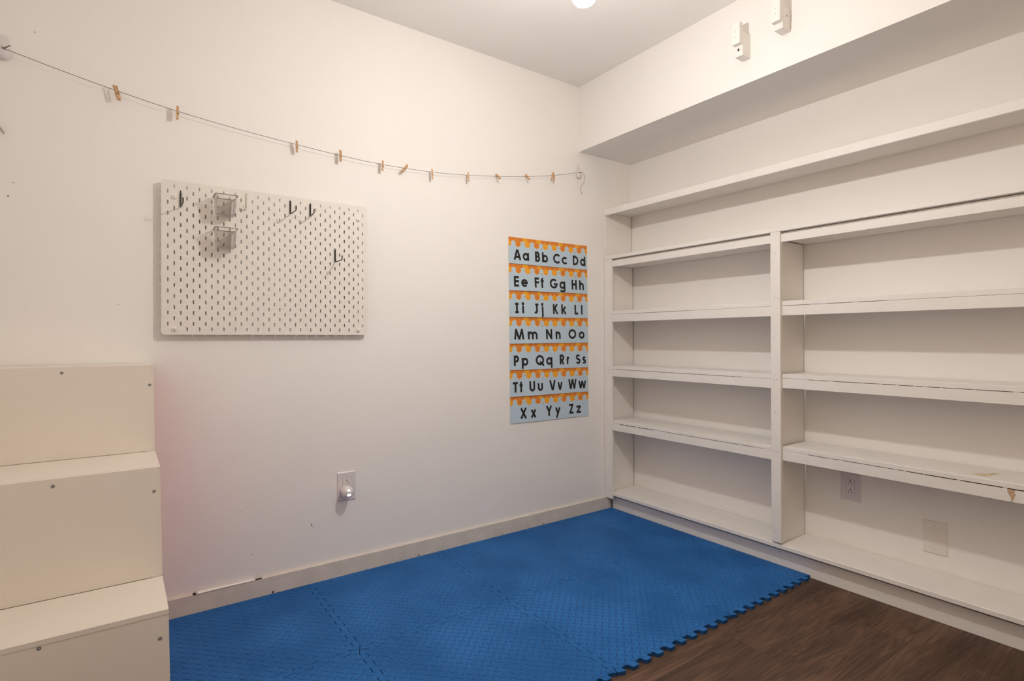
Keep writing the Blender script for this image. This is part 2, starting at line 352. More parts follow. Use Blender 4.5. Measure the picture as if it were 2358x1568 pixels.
bracket(-1.2445, -1.2080, 2.2365, 2.323, 2.2605, 2.372, None, 'white wooden hook bracket cut by the top of the photo, right of the other')

# ------------------------------------------------------------------ storage stairs (left)
st = thing('storage_stairs', 'white laminate storage steps beside the wall at the left edge', 'stairs', (XL, 0, 0))
stinv = Matrix.Translation((-XL, 0, 0))
def X(z): return -2.063+0.017*(0.94-z)
def spart(mb, n, m):
    o = mb.build(n, m, st); o.matrix_parent_inverse = stinv; return o
xl = XL+0.004
steps = [(-0.220, 0.944, -0.004), (-0.500, 0.664, -0.222), (-0.742, 0.352, -0.502)]   # riser y, tread top z, tread back y
zlow = [0.664, 0.352, 0.0]
def slab(x0, xa, xb, y0, y1, z0, z1, mb):      # right end follows the slightly leaning side
    v = [(x0, y0, z0), (xb, y0, z0), (xb, y1, z0), (x0, y1, z0)]; w = [(x0, y0, z1), (xa, y0, z1), (xa, y1, z1), (x0, y1, z1)]
    bv = [mb.bm.verts.new(p) for p in v+w]
    for q in ((3, 2, 1, 0), (4, 5, 6, 7), (0, 1, 5, 4), (1, 2, 6, 5), (2, 3, 7, 6), (3, 0, 4, 7)): mb.face([bv[i] for i in q])
    return mb
for i, (ry, tz, by) in enumerate(steps):
    mb = MB(); slab(xl, X(tz), X(tz-0.012), ry+(-0.001 if i == 2 else 0.0165), by, tz-0.012, tz, mb); spart(mb, 'tread', M['lam'])
    rz_ = tz-0.0125 if i == 2 else tz-0.0003
    mb = MB(); slab(xl, X(rz_)-0.0045, X(zlow[i])-0.0045, ry, ry+0.016, zlow[i]+0.0005, rz_, mb); spart(mb, 'riser', M['lam'])
    mb = MB(); slab(X(tz)-0.004, X(rz_), X(zlow[i]), ry+0.0015, ry+0.016, zlow[i]+0.0005, rz_, mb)   # edge of the side panel
    spart(mb, 'side_edge', M['lam'])
    # coloured fronts recessed in the side of the steps
    mb = MB(); xo = X(tz)-0.020
    mb.box(xo-0.012, xo, ry+0.022, by if i == 0 else steps[i-1][0]+0.0, 0.02 if i == 2 else 0.02, tz-0.017); spart(mb, 'drawer_front', M['red'])
    MBx = MB(); MBx.box(xl, xl+0.016, ry+0.018, by, 0.0, tz-0.017); spart(MBx, 'side_panel', M['lam'])
for x, z, ry in ((-2.294, 0.931-0.004, -0.220), (-2.073, 0.880, -0.220), (-2.294, 0.645, -0.500), (-2.073, 0.596, -0.500), (-2.300, 0.334, -0.742), (-2.071, 0.283, -0.742)):
    s_ = MB(); s_.lathe([(0.0042, 0.0), (0.0042, 0.0008), (0.0030, 0.0012)], (x, ry, z), 'y', 14); so = spart(s_, 'screw', M['screw'])
    s2 = MB(); s2.lathe([(0.0018, 0.0), (0.0018, 0.0004)], (x, ry-0.0012, z), 'y', 6); o = s2.build('screw_recess', M['screwlight'], so)

# ------------------------------------------------------------------ foam mats
TP = 0.012
XS = [0.2400, -0.3400, -0.928, -1.516, -2.047]      # seams across
YS = [-0.030, -0.609, -1.193]
def edge_pts(a, b, n, amp, phase):
    # puzzle edge from a to b (2-D), tabs alternate to the left (+) and right (-) of the direction
    a = Vector(a); b = Vector(b); d = (b-a); L_ = d.length; d.normalize(); nrm = Vector((-d.y, d.x)); pts = [a.copy()]
    pitch = L_/n
    prof = [(0.13, -1), (0.20, -0.97), (0.42, -0.97), (0.47, -0.9), (0.50, -0.6), (0.485, 0.0), (0.47, 0.55), (0.49, 0.88), (0.55, 1.0), (0.90, 1.0), (0.96, 0.9), (0.985, 0.55), (1.0, 0.0), (1.0+0.02, -0.5), (1.06, -0.9)]
    for i in range(n):
        for u, v in prof:
            uu = (i+u)*pitch
            if uu < 0.016 or uu > L_-0.016: continue
            pts.append(a+d*uu+nrm*(v*amp*phase))
    return pts
AMP = 0.0108
def h_edge(j, i):       # seam j between rows, column i, going in +x
    x0, x1 = XS[i+1], XS[i]; return edge_pts((x0, YS[j]), (x1, YS[j]), max(3, round((x1-x0)/0.0586)), AMP, 1)
def v_edge(i, j):       # seam i between columns, row j, going in +y
    y0, y1 = YS[j+1], YS[j]; return edge_pts((XS[i], y0), (XS[i], y1), 10, AMP, 1)
def straight(a, b): return [Vector(a)]
def lozenges(mb, x0, x1, y0, y1):
    mb.mi = 2
    P = 0.0345; nx = int((x1-x0-0.022)/P); ny = int((y1-y0-0.022)/P)
    ox = (x0+x1)/2-nx*P/2; oy = (y0+y1)/2-ny*P/2
    for a in range(2*nx+1):
        for b in range(2*ny+1):
            if (a+b) % 2: continue
            cx, cy = ox+a*P/2, oy+b*P/2
            ang = -PI/4 if a % 2 == 0 else PI/4
            Lh, wd_ = 0.0145, 0.0043
            ring, top = [], []
            for k in range(10):
                t = 2*PI*k/10
                u = math.cos(t); v = math.sin(t)
                px, py = Lh*u*(1 if abs(v) < 0.1 else 0.92), wd_*v
                for lst, s_, z in ((ring, 1.0, TP-0.0003), (top, 0.74, TP+0.0013)):
                    X_, Y_ = px*(s_ if s_ == 1 else 0.88), py*s_
                    lst.append(mb.bm.verts.new((cx+X_*math.cos(ang)-Y_*math.sin(ang), cy+X_*math.sin(ang)+Y_*math.cos(ang), z)))
            mb.face(top)
            mb.mi = 0
            for k in range(10): mb.face([ring[k], ring[(k+1) % 10], top[(k+1) % 10], top[k]])
            mb.mi = 2
def foam_tile(pts, mb, gap=0.9955):
    c = sum((p for p in pts), Vector((0, 0)))/len(pts)
    cx = (min(p.x for p in pts)+max(p.x for p in pts))/2; cy = (min(p.y for p in pts)+max(p.y for p in pts))/2
    q = [Vector((cx, cy))+(p-Vector((cx, cy)))*gap for p in pts]
    mb.mi = 0
    top = [mb.bm.verts.new((p.x, p.y, TP)) for p in q]; bot = [mb.bm.verts.new((p.x, p.y, 0.0005)) for p in q]
    mb.face(top); mb.mi = 1; mb.face(bot[::-1])
    for i in range(len(q)): mb.face([top[i], bot[i], bot[(i+1) % len(q)], top[(i+1) % len(q)]])
names_c = ['against the bookcase', 'second from the bookcase', 'third from the bookcase', 'beside the white steps']
names_r = ['along the baseboard', 'in the front row']
for i in range(4):
    for j in range(2):
        x0, x1 = XS[i+1], XS[i]; y0, y1 = YS[j+1], YS[j]
        bot = h_edge(j+1, i)                                   # +x
        right = v_edge(i, j) if i > 0 else [Vector((x1, y0))]  # +y
        topp = h_edge(j, i); lft = v_edge(i+1, j) if i < 3 else [Vector((x0, y0))]
        topr = [Vector((x1, y1))]+topp[:0:-1]
        leftr = [Vector((x0, y1))]+lft[:0:-1]
        pts = bot+right+topr+leftr
        mb = MB(); foam_tile(pts, mb); lozenges(mb, x0+0.002, x1-0.002, y0+0.002, y1-0.002)
        mb.bm.normal_update()
        o = mb.build('foam_mat', [M['foam'], M['matside'], M['lozenge']], normals=False)
        tag(o, 'blue interlocking foam floor mat %s, %s' % (names_r[j], names_c[i]), 'mat', 'blue foam floor mats')
# thin border strips filling the puzzle edge along the baseboard
for i in range(4):
    x0, x1 = XS[i+1], XS[i]
    pts = h_edge(0, i)+[Vector((x1, YS[0])), Vector((x1, -0.0135)), Vector((x0, -0.0135))]
    mb = MB(); mb.mi = 0
    q = pts
    top = [mb.bm.verts.new((p.x, p.y+0.0004, TP-0.0006)) for p in q]; bo = [mb.bm.verts.new((p.x, p.y+0.0004, 0.0005)) for p in q]
    mb.face(top); mb.mi = 1
    for k in range(len(q)): mb.face([top[k], bo[k], bo[(k+1) % len(q)], top[(k+1) % len(q)]])
    tag(mb.build('mat_border_strip', [M['foam'], M['matside']]), 'narrow blue foam border strip between baseboard and mat, %s' % names_c[i], 'mat', 'foam border strips along the baseboard')

# ------------------------------------------------------------------ pegboard
PX, PZ, PW, PH, PYF, PYB = -2.0313, 1.0446, 0.76, 0.56, -0.0270, -0.0246
pb = thing('pegboard', 'white pegboard with rows of slots hung on the back wall', 'pegboard', (PX, 0, PZ))
pbinv = Matrix.Translation((-PX, 0, -PZ))
def slot_ring(cx, cz):
    r, hh = 0.0025, 0.005
    pts = []
    for k in range(7): a = PI*k/6; pts.append((cx+r*math.cos(a), cz+hh+r*math.sin(a)))
    for k in range(7): a = PI+PI*k/6; pts.append((cx+r*math.cos(a), cz-hh+r*math.sin(a)))
    return pts
mb = MB(); bm = mb.bm
def cell(x0, x1, z0, z1, cx, cz):
    ins = slot_ring(cx, cz)
    # outer points: project the slot points on the cell rectangle
    outs = []
    for k, (x, z) in enumerate(ins):
        a = k if k < 7 else k-7
        if k < 7: lst = [(x1, cz+0.005), (x1, z1), (x1-(x1-x0)*0.25, z1), (cx, z1), (x0+(x1-x0)*0.25, z1), (x0, z1), (x0, cz+0.005)]
        else: lst = [(x0, cz-0.005), (x0, z0), (x0+(x1-x0)*0.25, z0), (cx, z0), (x1-(x1-x0)*0.25, z0), (x1, z0), (x1, cz-0.005)]
        outs.append(lst[a])
    n = len(ins)
    R = {}
    for tagk, y in (('f', PYF), ('b', PYB)):
        iv = [bm.verts.new((x, y, z)) for x, z in ins]; ov = [bm.verts.new((x, y, z)) for x, z in outs]
        R[tagk] = iv
        for k in range(n):
            q = [iv[k], ov[k], ov[(k+1) % n], iv[(k+1) % n]]
            mb.face(q if tagk == 'b' else q[::-1])
    for k in range(n): mb.face([R['f'][k], R['f'][(k+1) % n], R['b'][(k+1) % n], R['b'][k]])
def flat(pts):
    for y in (PYF, PYB): mb.face([bm.verts.new((x, y, z)) for x, z in (pts if y == PYF else pts[::-1])])
screws = {(0, 1), (17, 1), (0, 13), (17, 13)}
ztop = PZ+PH
for r in range(14):         # rows with 18 slots
    z = ztop-0.02-0.04*r; z0, z1 = z-0.01, z+0.01
    for c in range(18):
        cx = PX+0.04+0.04*c
        if (c, r) in screws: flat([(cx-0.02, z0), (cx+0.02, z0), (cx+0.02, z1), (cx-0.02, z1)])
        else: cell(cx-0.02, cx+0.02, z0, z1, cx, z)
    if 0 < r < 13:
        flat([(PX, z0), (PX+0.02, z0), (PX+0.02, z1), (PX, z1)]); flat([(PX+0.74, z0), (PX+PW, z0), (PX+PW, z1), (PX+0.74, z1)])
for r in range(13):
    z = ztop-0.04-0.04*r
    for c in range(19):
        cx = PX+0.02+0.04*c; cell(cx-0.02, cx+0.02, z-0.01, z+0.01, cx, z)
RC = 0.012
def arc(cx, cz, a0, n=6): return [(cx+RC*math.cos(math.radians(a0+90*k/n)), cz+RC*math.sin(math.radians(a0+90*k/n))) for k in range(n+1)]
tl = arc(PX+RC, ztop-RC, 90); tr = arc(PX+PW-RC, ztop-RC, 0); bl = arc(PX+RC, PZ+RC, 180); br = arc(PX+PW-RC, PZ+RC, 270)
flat([(PX, ztop-0.03), (PX+0.02, ztop-0.03), (PX+0.02, ztop)]+tl)
flat([(PX+PW, ztop-0.03)]+tr+[(PX+0.74, ztop), (PX+0.74, ztop-0.03)])
flat([(PX+0.02, PZ), (PX+0.02, PZ+0.03), (PX, PZ+0.03)]+bl)
flat([(PX+0.74, PZ+0.03), (PX+0.74, PZ)]+br+[(PX+PW, PZ+0.03)])
flat([(PX+0.02, ztop-0.01), (PX+0.74, ztop-0.01), (PX+0.74, ztop), (PX+0.02, ztop)])
flat([(PX+0.02, PZ), (PX+0.74, PZ), (PX+0.74, PZ+0.01), (PX+0.02, PZ+0.01)])
outl = tl+bl+br+tr
for k in range(len(outl)):
    a, b_ = outl[k], outl[(k+1) % len(outl)]
    mb.face([bm.verts.new(p) for p in ((a[0], PYF, a[1]), (b_[0], PYF, b_[1]), (b_[0], PYB, b_[1]), (a[0], PYB, a[1]))])
bmesh.ops.remove_doubles(bm, verts=bm.verts[:], dist=1e-5)
o = mb.build('board', M['board'], pb); o.matrix_parent_inverse = pbinv
for u, v in ((0.040, 0.060), (0.720, 0.060), (0.040, 0.540), (0.720, 0.540)):
    c = (PX+u, 0, ztop-v)
    s_ = MB()
    s_.lathe([(0.010, 0.0), (0.010, 0.0245)], (c[0], 0, c[2]), 'y', 18)                 # spacer behind the board
    s_.lathe([(0.0085, 0.0271), (0.0085, 0.0295), (0.0070, 0.0315), (0.0035, 0.0325)], (c[0], 0, c[2]), 'y', 18)
    o = s_.build('spacer_screw', M['board'], pb, smooth='auto'); o.matrix_parent_inverse = pbinv
    x_ = MB(); x_.box(c[0]-0.0008, c[0]+0.0008, -0.0332, -0.0324, c[2]-0.0035, c[2]+0.0035); x_.build('drive_slot', M['seam'], o)

def fillet(pts, r, n=4):
    pts = [Vector(p) for p in pts]; out = [pts[0]]
    for a, b, c in zip(pts, pts[1:], pts[2:]):
        d1 = (a-b).normalized(); d2 = (c-b).normalized(); rr = min(r, (a-b).length*0.49, (c-b).length*0.49)
        p0 = b+d1*rr; p2 = b+d2*rr
        for k in range(n+1):
            t = k/n; out.append(p0*(1-t)**2+b*2*t*(1-t)+p2*t*t)
    out.append(pts[-1]); return out
def peg_hook(u, v, label, prong=0.090, yaw_=0.0, m='blackwire', drop=0.053, rise=0.017):
    x = PX+u; z = ztop-v
    t = thing('peg_hook', label, 'hook', (x, PYF, z), 'hooks on the white pegboard')
    a = MB(); a.tube(fillet([(0, 0.012, 0.010), (0, 0.012, -0.001), (0, 0.0015, -0.002)], 0.003), 0.0016)
    a.tube([(0, -0.0034, -0.0005), (0, -0.0034, -drop+0.003)], 0.0031)
    a.build('clip', M[m], t, smooth='auto')
    b = MB(); b.tube(fillet([(0, -0.0034, -0.030), (0, -0.0044, -drop), (math.sin(yaw_)*prong, -0.0034-math.cos(yaw_)*prong, -drop), (math.sin(yaw_)*prong, -0.0034-math.cos(yaw_)*prong, -drop+rise)], 0.007), 0.0022)
    b.build('prong', M[m], t, smooth='auto')
    return t
peg_hook(0.060, 0.043, 'black wire hook near the top left corner of the pegboard')
peg_hook(0.440, 0.019, 'black wire hook, left of the close pair near the pegboard top')
peg_hook(0.518, 0.019, 'black wire hook, right of the close pair near the pegboard top', 0.076, -0.08)
peg_hook(0.620, 0.199, 'black wire hook alone in the lower right of the pegboard')
peg_hook(0.280, 0.012, 'white hook right of the upper clear cup on the pegboard', 0.020, -0.75, 'whitewire', 0.062, 0.012)

def cup(v, label):
    x = PX+0.200; z = ztop-v
    t = thing('clear_cup', label, 'cup', (x, PYF, z-0.075), 'clear cups on the pegboard')
    def rr(w, d, zz, r=0.010, yb=-0.002):
        pts = []
        for cx, cy, a0 in ((w/2-r, yb-r, 0), (-w/2+r, yb-r, 90), (-w/2+r, yb-d+r, 180), (w/2-r, yb-d+r, 270)):
            for k in range(5): a = math.radians(a0+22.5*k); pts.append(Vector((cx+r*math.cos(a), cy+r*math.sin(a), zz)))
        return pts
    secs_o = [rr(0.058, 0.060, 0.0, 0.007), rr(0.061, 0.063, 0.002, 0.009), rr(0.070, 0.074, 0.070, 0.010)]
    secs_i = [rr(0.068, 0.072, 0.070, 0.009, -0.003), rr(0.058, 0.060, 0.004, 0.007, -0.0035)]
    b = MB(); rings = [[b.bm.verts.new(p) for p in s_] for s_ in secs_o+secs_i]; n = len(rings[0])
    b.face(rings[0][::-1])
    for q, w in zip(rings, rings[1:]):
        for k in range(n): b.face([q[k], q[(k+1) % n], w[(k+1) % n], w[k]])
    b.face(rings[-1])
    b.build('cup_body', M['clear'], t, smooth='auto')
    r_ = MB(); o1 = rr(0.078, 0.080, 0.0705, 0.010, -0.0008); o2 = rr(0.070, 0.073, 0.0705, 0.009, -0.0025)
    A = [r_.bm.verts.new(p) for p in o1]; B = [r_.bm.verts.new(p) for p in o2]
    C_ = [r_.bm.verts.new(p+Vector((0, 0, 0.0016))) for p in o1]; D = [r_.bm.verts.new(p+Vector((0, 0, 0.0016))) for p in o2]
    for k in range(n):
        k2 = (k+1) % n
        r_.face([A[k], A[k2], B[k2], B[k]]); r_.face([C_[k], D[k], D[k2], C_[k2]]); r_.face([A[k], C_[k], C_[k2], A[k2]]); r_.face([B[k], B[k2], D[k2], D[k]])
    r_.build('rim', M['clearrim'], t)
    for dx in (-0.02, 0.02):
        c = MB(); c.tube(fillet([(dx, -0.0008, 0.071), (dx, 0.004, 0.073), (dx, 0.008, 0.073), (dx, 0.008, 0.064)], 0.002), 0.0015)
        c.build('hanging_tab', M['clear'], t)
cup(0.115-0.075, 'clear plastic cup on the pegboard, upper of the two')
cup(0.237-0.075, 'clear plastic cup on the pegboard, lower of the two')

# ------------------------------------------------------------------ clothesline, its hooks, clothespins
SY = -0.028
line_pts = [(-2.452, SY, 1.946), (-2.298, SY, 1.9125), (-2.161, SY, 1.8865), (-1.981, SY, 1.858), (-1.779, SY, 1.836), (-1.566, SY, 1.8205), (-1.387, SY, 1.810), (-1.199, SY, 1.8055), (-0.954, SY, 1.8145), (-0.757, SY, 1.833), (-0.58, SY, 1.857), (-0.394, SY, 1.888), (-0.218, SY, 1.923), (-0.020, SY, 1.974)]
def crom(pts, n=8):
    P = [Vector(p) for p in pts]; P = [P[0]*2-P[1]]+P+[P[-1]*2-P[-2]]; out = []
    for i in range(1, len(P)-2):
        for k in range(n):
            t = k/n; a, b, c, d = P[i-1], P[i], P[i+1], P[i+2]
            out.append(0.5*((2*b)+(c-a)*t+(2*a-5*b+4*c-d)*t*t+(3*b-a-3*c+d)*t**3))
    out.append(P[-2]); return out
ln = MB(); ln.tube(crom(line_pts), 0.00085, 6)
ln.tube(crom([(-0.020, SY, 1.974), (-0.002, -0.022, 1.981), (0.019, -0.020, 1.976), (0.028, -0.020, 1.953), (0.023, -0.018, 1.930), (0.003, -0.018, 1.906), (-0.003, -0.018, 1.892), (-0.001, -0.018, 1.871), (0.008, -0.018, 1.855)]), 0.0009, 6)
ln.tube(crom([(-2.452, SY, 1.946), (-2.446, SY, 1.947), (-2.438, SY-0.002, 1.953), (-2.432, SY-0.003, 1.958)]), 0.0013, 6)
ln.tube([(-0.024, SY+0.001, 1.9735), (-0.004, -0.0235, 1.979)], [0.0018, 0.0022], 6)
tag(ln.build('clothesline', M['string'], smooth=True), 'thin dark string sagging across the back wall', 'string')
def wall_hook(x, z, label):
    t = thing('adhesive_hook', label, 'hook', (x, 0, z), 'adhesive hooks holding the string')
    p_ = MB(); p_.ell((0, -0.001, 0.008), 0.0165, 0.0032, 0.033); p_.build('pad', M['plastic'], t, smooth=True)
    h_ = MB(); h_.ell((0, -0.012, -0.020), 0.0185, 0.012, 0.022, Euler((0.25, 0, 0))); h_.ell((0, -0.018, -0.004), 0.006, 0.012, 0.006); h_.build('scoop', M['plastic'], t, smooth=True)
wall_hook(-0.0095, 1.986, 'white adhesive hook holding the string by the corner')
wall_hook(-2.4500, 1.958, 'white adhesive hook at the left edge, under the string end')

# prototype clothespin: length along z, jaws at -z, legs side by side along x
pin0 = thing('clothespin', '', 'clothespin')
def pin_leg(s):
    mb = MB()
    prof = [(0.0006, -0.024), (0.0050, -0.024), (0.0056, -0.010), (0.0052, 0.002), (0.0066, 0.021), (0.0030, 0.021), (0.0010, 0.004), (0.0018, -0.002), (0.0006, -0.010)]
    mb.prism([(s*x, -0.0037, z) for x, z in prof], (0, 0.0074, 0)); return mb
for s in (-1, 1): pin_leg(s).build('leg', M['wood'], pin0)
sp = MB()
for s in (-1, 1):
    sp.tube([(s*0.0062, -0.0030, -0.006), (s*0.0062, 0.0030, -0.006)], 0.0008, 6)
sp.tube([(0, -0.0052, 0.0), (0, 0.0052, 0.0)], 0.0018, 8)
sp.tube([(-0.0062, -0.0042, -0.006), (0, -0.0048, -0.001), (0.0062, -0.0042, -0.006)], 0.0007, 6)
sp.build('spring', M['spring'], pin0)
R_ = math.radians
pins = [  # x, z at string, tilt in the wall plane, spin about own axis, lean out from the wall, offset along axis, scale, label
    (-2.161, 1.8865, -14, 50, 4, -0.006, 1.10, 'wooden clothespin with open legs, leftmost on the string'),
    (-1.981, 1.858, 2, 84, 0, -0.004, 1.02, 'wooden clothespin on the string above the pegboard top left corner'),
    (-1.566, 1.8205, -3, 70, -10, -0.006, 1.0, 'wooden clothespin on the string, above the left hook of the close pair'),
    (-1.387, 1.810, 0, 50, 2, 0.0, 1.02, 'wooden clothespin on the string, above the gap right of the hook pair'),
    (-1.199, 1.8055, 2, 62, 0, -0.004, 0.98, 'upright wooden clothespin just left of the slanted one'),
    (-1.091, 1.809, 38, 50, 0, -0.002, 0.98, 'wooden clothespin leaning steeply to the right on the string'),
    (-0.954, 1.8145, -2, 65, 0, -0.009, 0.98, 'upright wooden clothespin just right of the slanted one'),
    (-0.757, 1.833, -2, 60, 4, -0.007, 0.96, 'upright wooden clothespin on the string, above the left of the gap before the flat pair'),
    (-0.580, 1.857, -4, 62, 52, 0.0, 0.95, 'wooden clothespin lying almost flat on the string, left of two'),
    (-0.394, 1.888, -4, 62, 44, -0.003, 0.95, 'wooden clothespin lying almost flat on the string, right of two'),
    (-0.2215, 1.922, 16, 62, 0, 0.001, 0.88, 'wooden clothespin of the crossed pair, leaning right'),
    (-0.2165, 1.9235, -8, 62, -6, -0.009, 0.98, 'wooden clothespin of the crossed pair, upright one in front'),
]
for i, (x, z, tilt, spin, lean, off, sc_, lab) in enumerate(pins):
    p_ = pin0 if i == 0 else copy_tree(pin0)
    rot = Matrix.Rotation(R_(tilt), 4, 'Y') @ Matrix.Rotation(R_(-lean), 4, 'X') @ Matrix.Rotation(R_(spin), 4, 'Z')
    p_.matrix_world = Matrix.Translation((x, SY-(0.008 if i == 11 else 0), z)) @ rot @ Matrix.Translation((0, 0, off)) @ Matrix.Scale(sc_, 4)
    tag(p_, lab, 'clothespin', 'wooden clothespins on the string')

# ------------------------------------------------------------------ alphabet strips
T = 0.0116; CAP = 0.0555; XH = 0.0425
def ribbon(mb, pts, y, t=T):
    pts = [Vector((p[0], p[1])) for p in pts]; n = len(pts); L_, R2 = [], []
    for i, p in enumerate(pts):
        d0 = (p-pts[i-1]).normalized() if i else (pts[1]-p).normalized()
        d1 = (pts[i+1]-p).normalized() if i < n-1 else d0
        n0 = Vector((-d0.y, d0.x)); n1 = Vector((-d1.y, d1.x)); m = (n0+n1)
        m = m.normalized() if m.length > 1e-4 else n0
        k = 1/max(0.45, m.dot(n0)); L_.append(p+m*t/2*k); R2.append(p-m*t/2*k)
    a = [mb.bm.verts.new((p.x, y, p.y)) for p in L_]; b = [mb.bm.verts.new((p.x, y, p.y)) for p in R2]
    for i in range(n-1): mb.face([a[i], a[i+1], b[i+1], b[i]])
def ea(cx, cz, rx, rz, a0, a1, n=18): return [(cx+rx*math.cos(R_(a0+(a1-a0)*k/n)), cz+rz*math.sin(R_(a0+(a1-a0)*k/n))) for k in range(n+1)]
def glyph(ch, x0, x1):
    h = T/2; l, r, c = x0+h, x1-h, (x0+x1)/2; top = CAP-h; b = h; m = XH-h; mid = CAP*0.52; rx = (r-l)/2; o_ = []
    A = o_.append
    dg = T*0.55
    if ch == 'A': A([(x0+dg, 0), (c-0.0015, CAP)]); A([(x1-dg, 0), (c+0.0015, CAP)]); A([(x0+rx*0.55, CAP*0.30), (x1-rx*0.55, CAP*0.30)])
    elif ch == 'B':
        A([(l, 0), (l, CAP)])
        for z0, z1, e in ((mid, top, -0.0025), (b, mid, 0)):
            q = (z1-z0)/2; A([(l, z1), (r+e-q*0.8, z1)]+ea(r+e-q*0.8, z0+q, q*0.8, q, 90, -90, 10)+[(l, z0)])
    elif ch == 'C': A(ea(c+0.003, CAP/2, rx+0.003, CAP/2-h, 44, 316, 26))
    elif ch == 'D': A([(l, 0), (l, CAP)]); q = rx*1.5; A([(l, top), (r-q, top)]+ea(r-q, CAP/2, q, CAP/2-h, 90, -90, 18)+[(l, b)])
    elif ch == 'E':
        A([(l, 0), (l, CAP)])
        for z in (b, CAP*0.52, top): A([(l, z), (x1, z)])
    elif ch == 'F':
        A([(l, 0), (l, CAP)])
        for z in (CAP*0.52, top): A([(l, z), (x1, z)])
    elif ch == 'G': A(ea(c, CAP/2, rx, CAP/2-h, 44, 352, 28)); A([(c+0.001, CAP*0.44), (x1, CAP*0.44)])
    elif ch == 'H': A([(l, 0), (l, CAP)]); A([(r, 0), (r, CAP)]); A([(l, CAP*0.53), (r, CAP*0.53)])
    elif ch == 'I': A([(c, 0), (c, CAP)]); A([(x0, top), (x1, top)]); A([(x0, b), (x1, b)])
    elif ch == 'J': A([(x1-0.022, top), (x1, top)]); q = (r-0.006-l)/2; A([(r-0.006, CAP), (r-0.006, q+b)]+ea(r-0.006-q, q+b, q, q, 0, -150, 12))
    elif ch == 'K': A([(l, 0), (l, CAP)]); A([(x1-dg, CAP), (l, CAP*0.42)]); A([(l+rx*0.55, CAP*0.60), (x1-dg*0.8, 0)])
    elif ch == 'L': A([(l, 0), (l, CAP)]); A([(l, b), (x1, b)])
    elif ch == 'M': A([(x0+dg, 0), (x0+0.0145, CAP)]); A([(x0+0.0135, CAP), (c, 0.0)]); A([(x1-0.0135, CAP), (c, 0.0)]); A([(x1-dg, 0), (x1-0.0145, CAP)])
    elif ch == 'N': A([(l, 0), (l, CAP)]); A([(r, 0), (r, CAP)]); A([(l, CAP-0.003), (r, 0.003)])
    elif ch == 'O': A(ea(c, CAP/2, rx, CAP/2-h, 0, 360, 34))
    elif ch == 'P': A([(l, 0), (l, CAP)]); q = (top-CAP*0.44)/2; A([(l, top), (r-q*0.9, top)]+ea(r-q*0.9, top-q, q*0.9, q, 90, -90, 12)+[(l, top-2*q)])
    elif ch == 'Q': A(ea(c, CAP/2, rx, CAP/2-h, 0, 360, 34)); A([(c+0.001, CAP*0.36), (x1-0.002, -0.002)])
    elif ch == 'R': A([(l, 0), (l, CAP)]); q = (top-CAP*0.46)/2; A([(l, top), (r-q*0.95, top)]+ea(r-q*0.95, top-q, q*0.9, q, 90, -90, 12)+[(l, top-2*q)]); A([(l+rx*0.75, CAP*0.46), (x1-dg, 0)])
    elif ch in 'Ss':
        Hh = CAP if ch == 'S' else XH; q1 = (Hh-T)*0.25
        A(ea(c, Hh-h-q1, rx*0.86, q1, 25, 270, 16)+ea(c, b+q1, rx, q1, 88, -155, 16))
    elif ch == 'T': A([(c, 0), (c, CAP)]); A([(x0, top), (x1, top)])
    elif ch == 'U': A([(l, CAP), (l, rx+b)]+ea(c, rx+b, rx, rx, 180, 360, 16)+[(r, CAP)])
    elif ch == 'V': A([(x0+dg, CAP), (c-0.001, 0)]); A([(x1-dg, CAP), (c+0.001, 0)])
    elif ch == 'W': q = (x1-x0)*0.28; A([(x0+dg, CAP), (x0+q, 0)]); A([(x0+q+0.001, 0), (c, CAP)]); A([(x1-q-0.001, 0), (c, CAP)]); A([(x1-q, 0), (x1-dg, CAP)])
    elif ch == 'X': A([(x0+dg, 0), (x1-dg, CAP)]); A([(x0+dg, CAP), (x1-dg, 0)])
    elif ch == 'Y': A([(x0+dg, CAP), (c, CAP*0.45)]); A([(x1-dg, CAP), (c, CAP*0.45)]); A([(c, 0), (c, CAP*0.5)])
    elif ch == 'Z': A([(x0, top), (x1-0.001, top)]); A([(x1-dg, top), (x0+dg, b)]); A([(x0, b), (x1, b)])
    elif ch in 'adgq':
        A(ea(c-0.001, XH/2, rx-0.001, XH/2-h, 0, 360, 26))
        if ch == 'a': A([(r, 0), (r, XH)])
        elif ch == 'd': A([(r, 0), (r, CAP)])
        elif ch == 'q': A([(r, -0.016), (r, XH)])
        else: A([(r, XH), (r, -0.006)]+ea(c, -0.005, rx, 0.0085, 0, -165, 12))
    elif ch in 'bp':
        A(ea(c+0.001, XH/2, rx-0.001, XH/2-h, 0, 360, 26)); A([(l, 0), (l, CAP)] if ch == 'b' else [(l, -0.016), (l, XH)])
    elif ch == 'c': A(ea(c+0.002, XH/2, rx+0.002, XH/2-h, 42, 318, 22))
    elif ch == 'e': A(ea(c, XH/2, rx, XH/2-h, 0, 322, 24)); A([(l, XH*0.5), (r+h*0.9, XH*0.5)])
    elif ch == 'f': A([(c-0.001, 0), (c-0.001, CAP-0.012)]+ea(c+0.006, CAP-0.012, 0.007, 0.0075, 180, 80, 8)); A([(x0, XH-0.005), (x1, XH-0.005)])
    elif ch in 'hn':
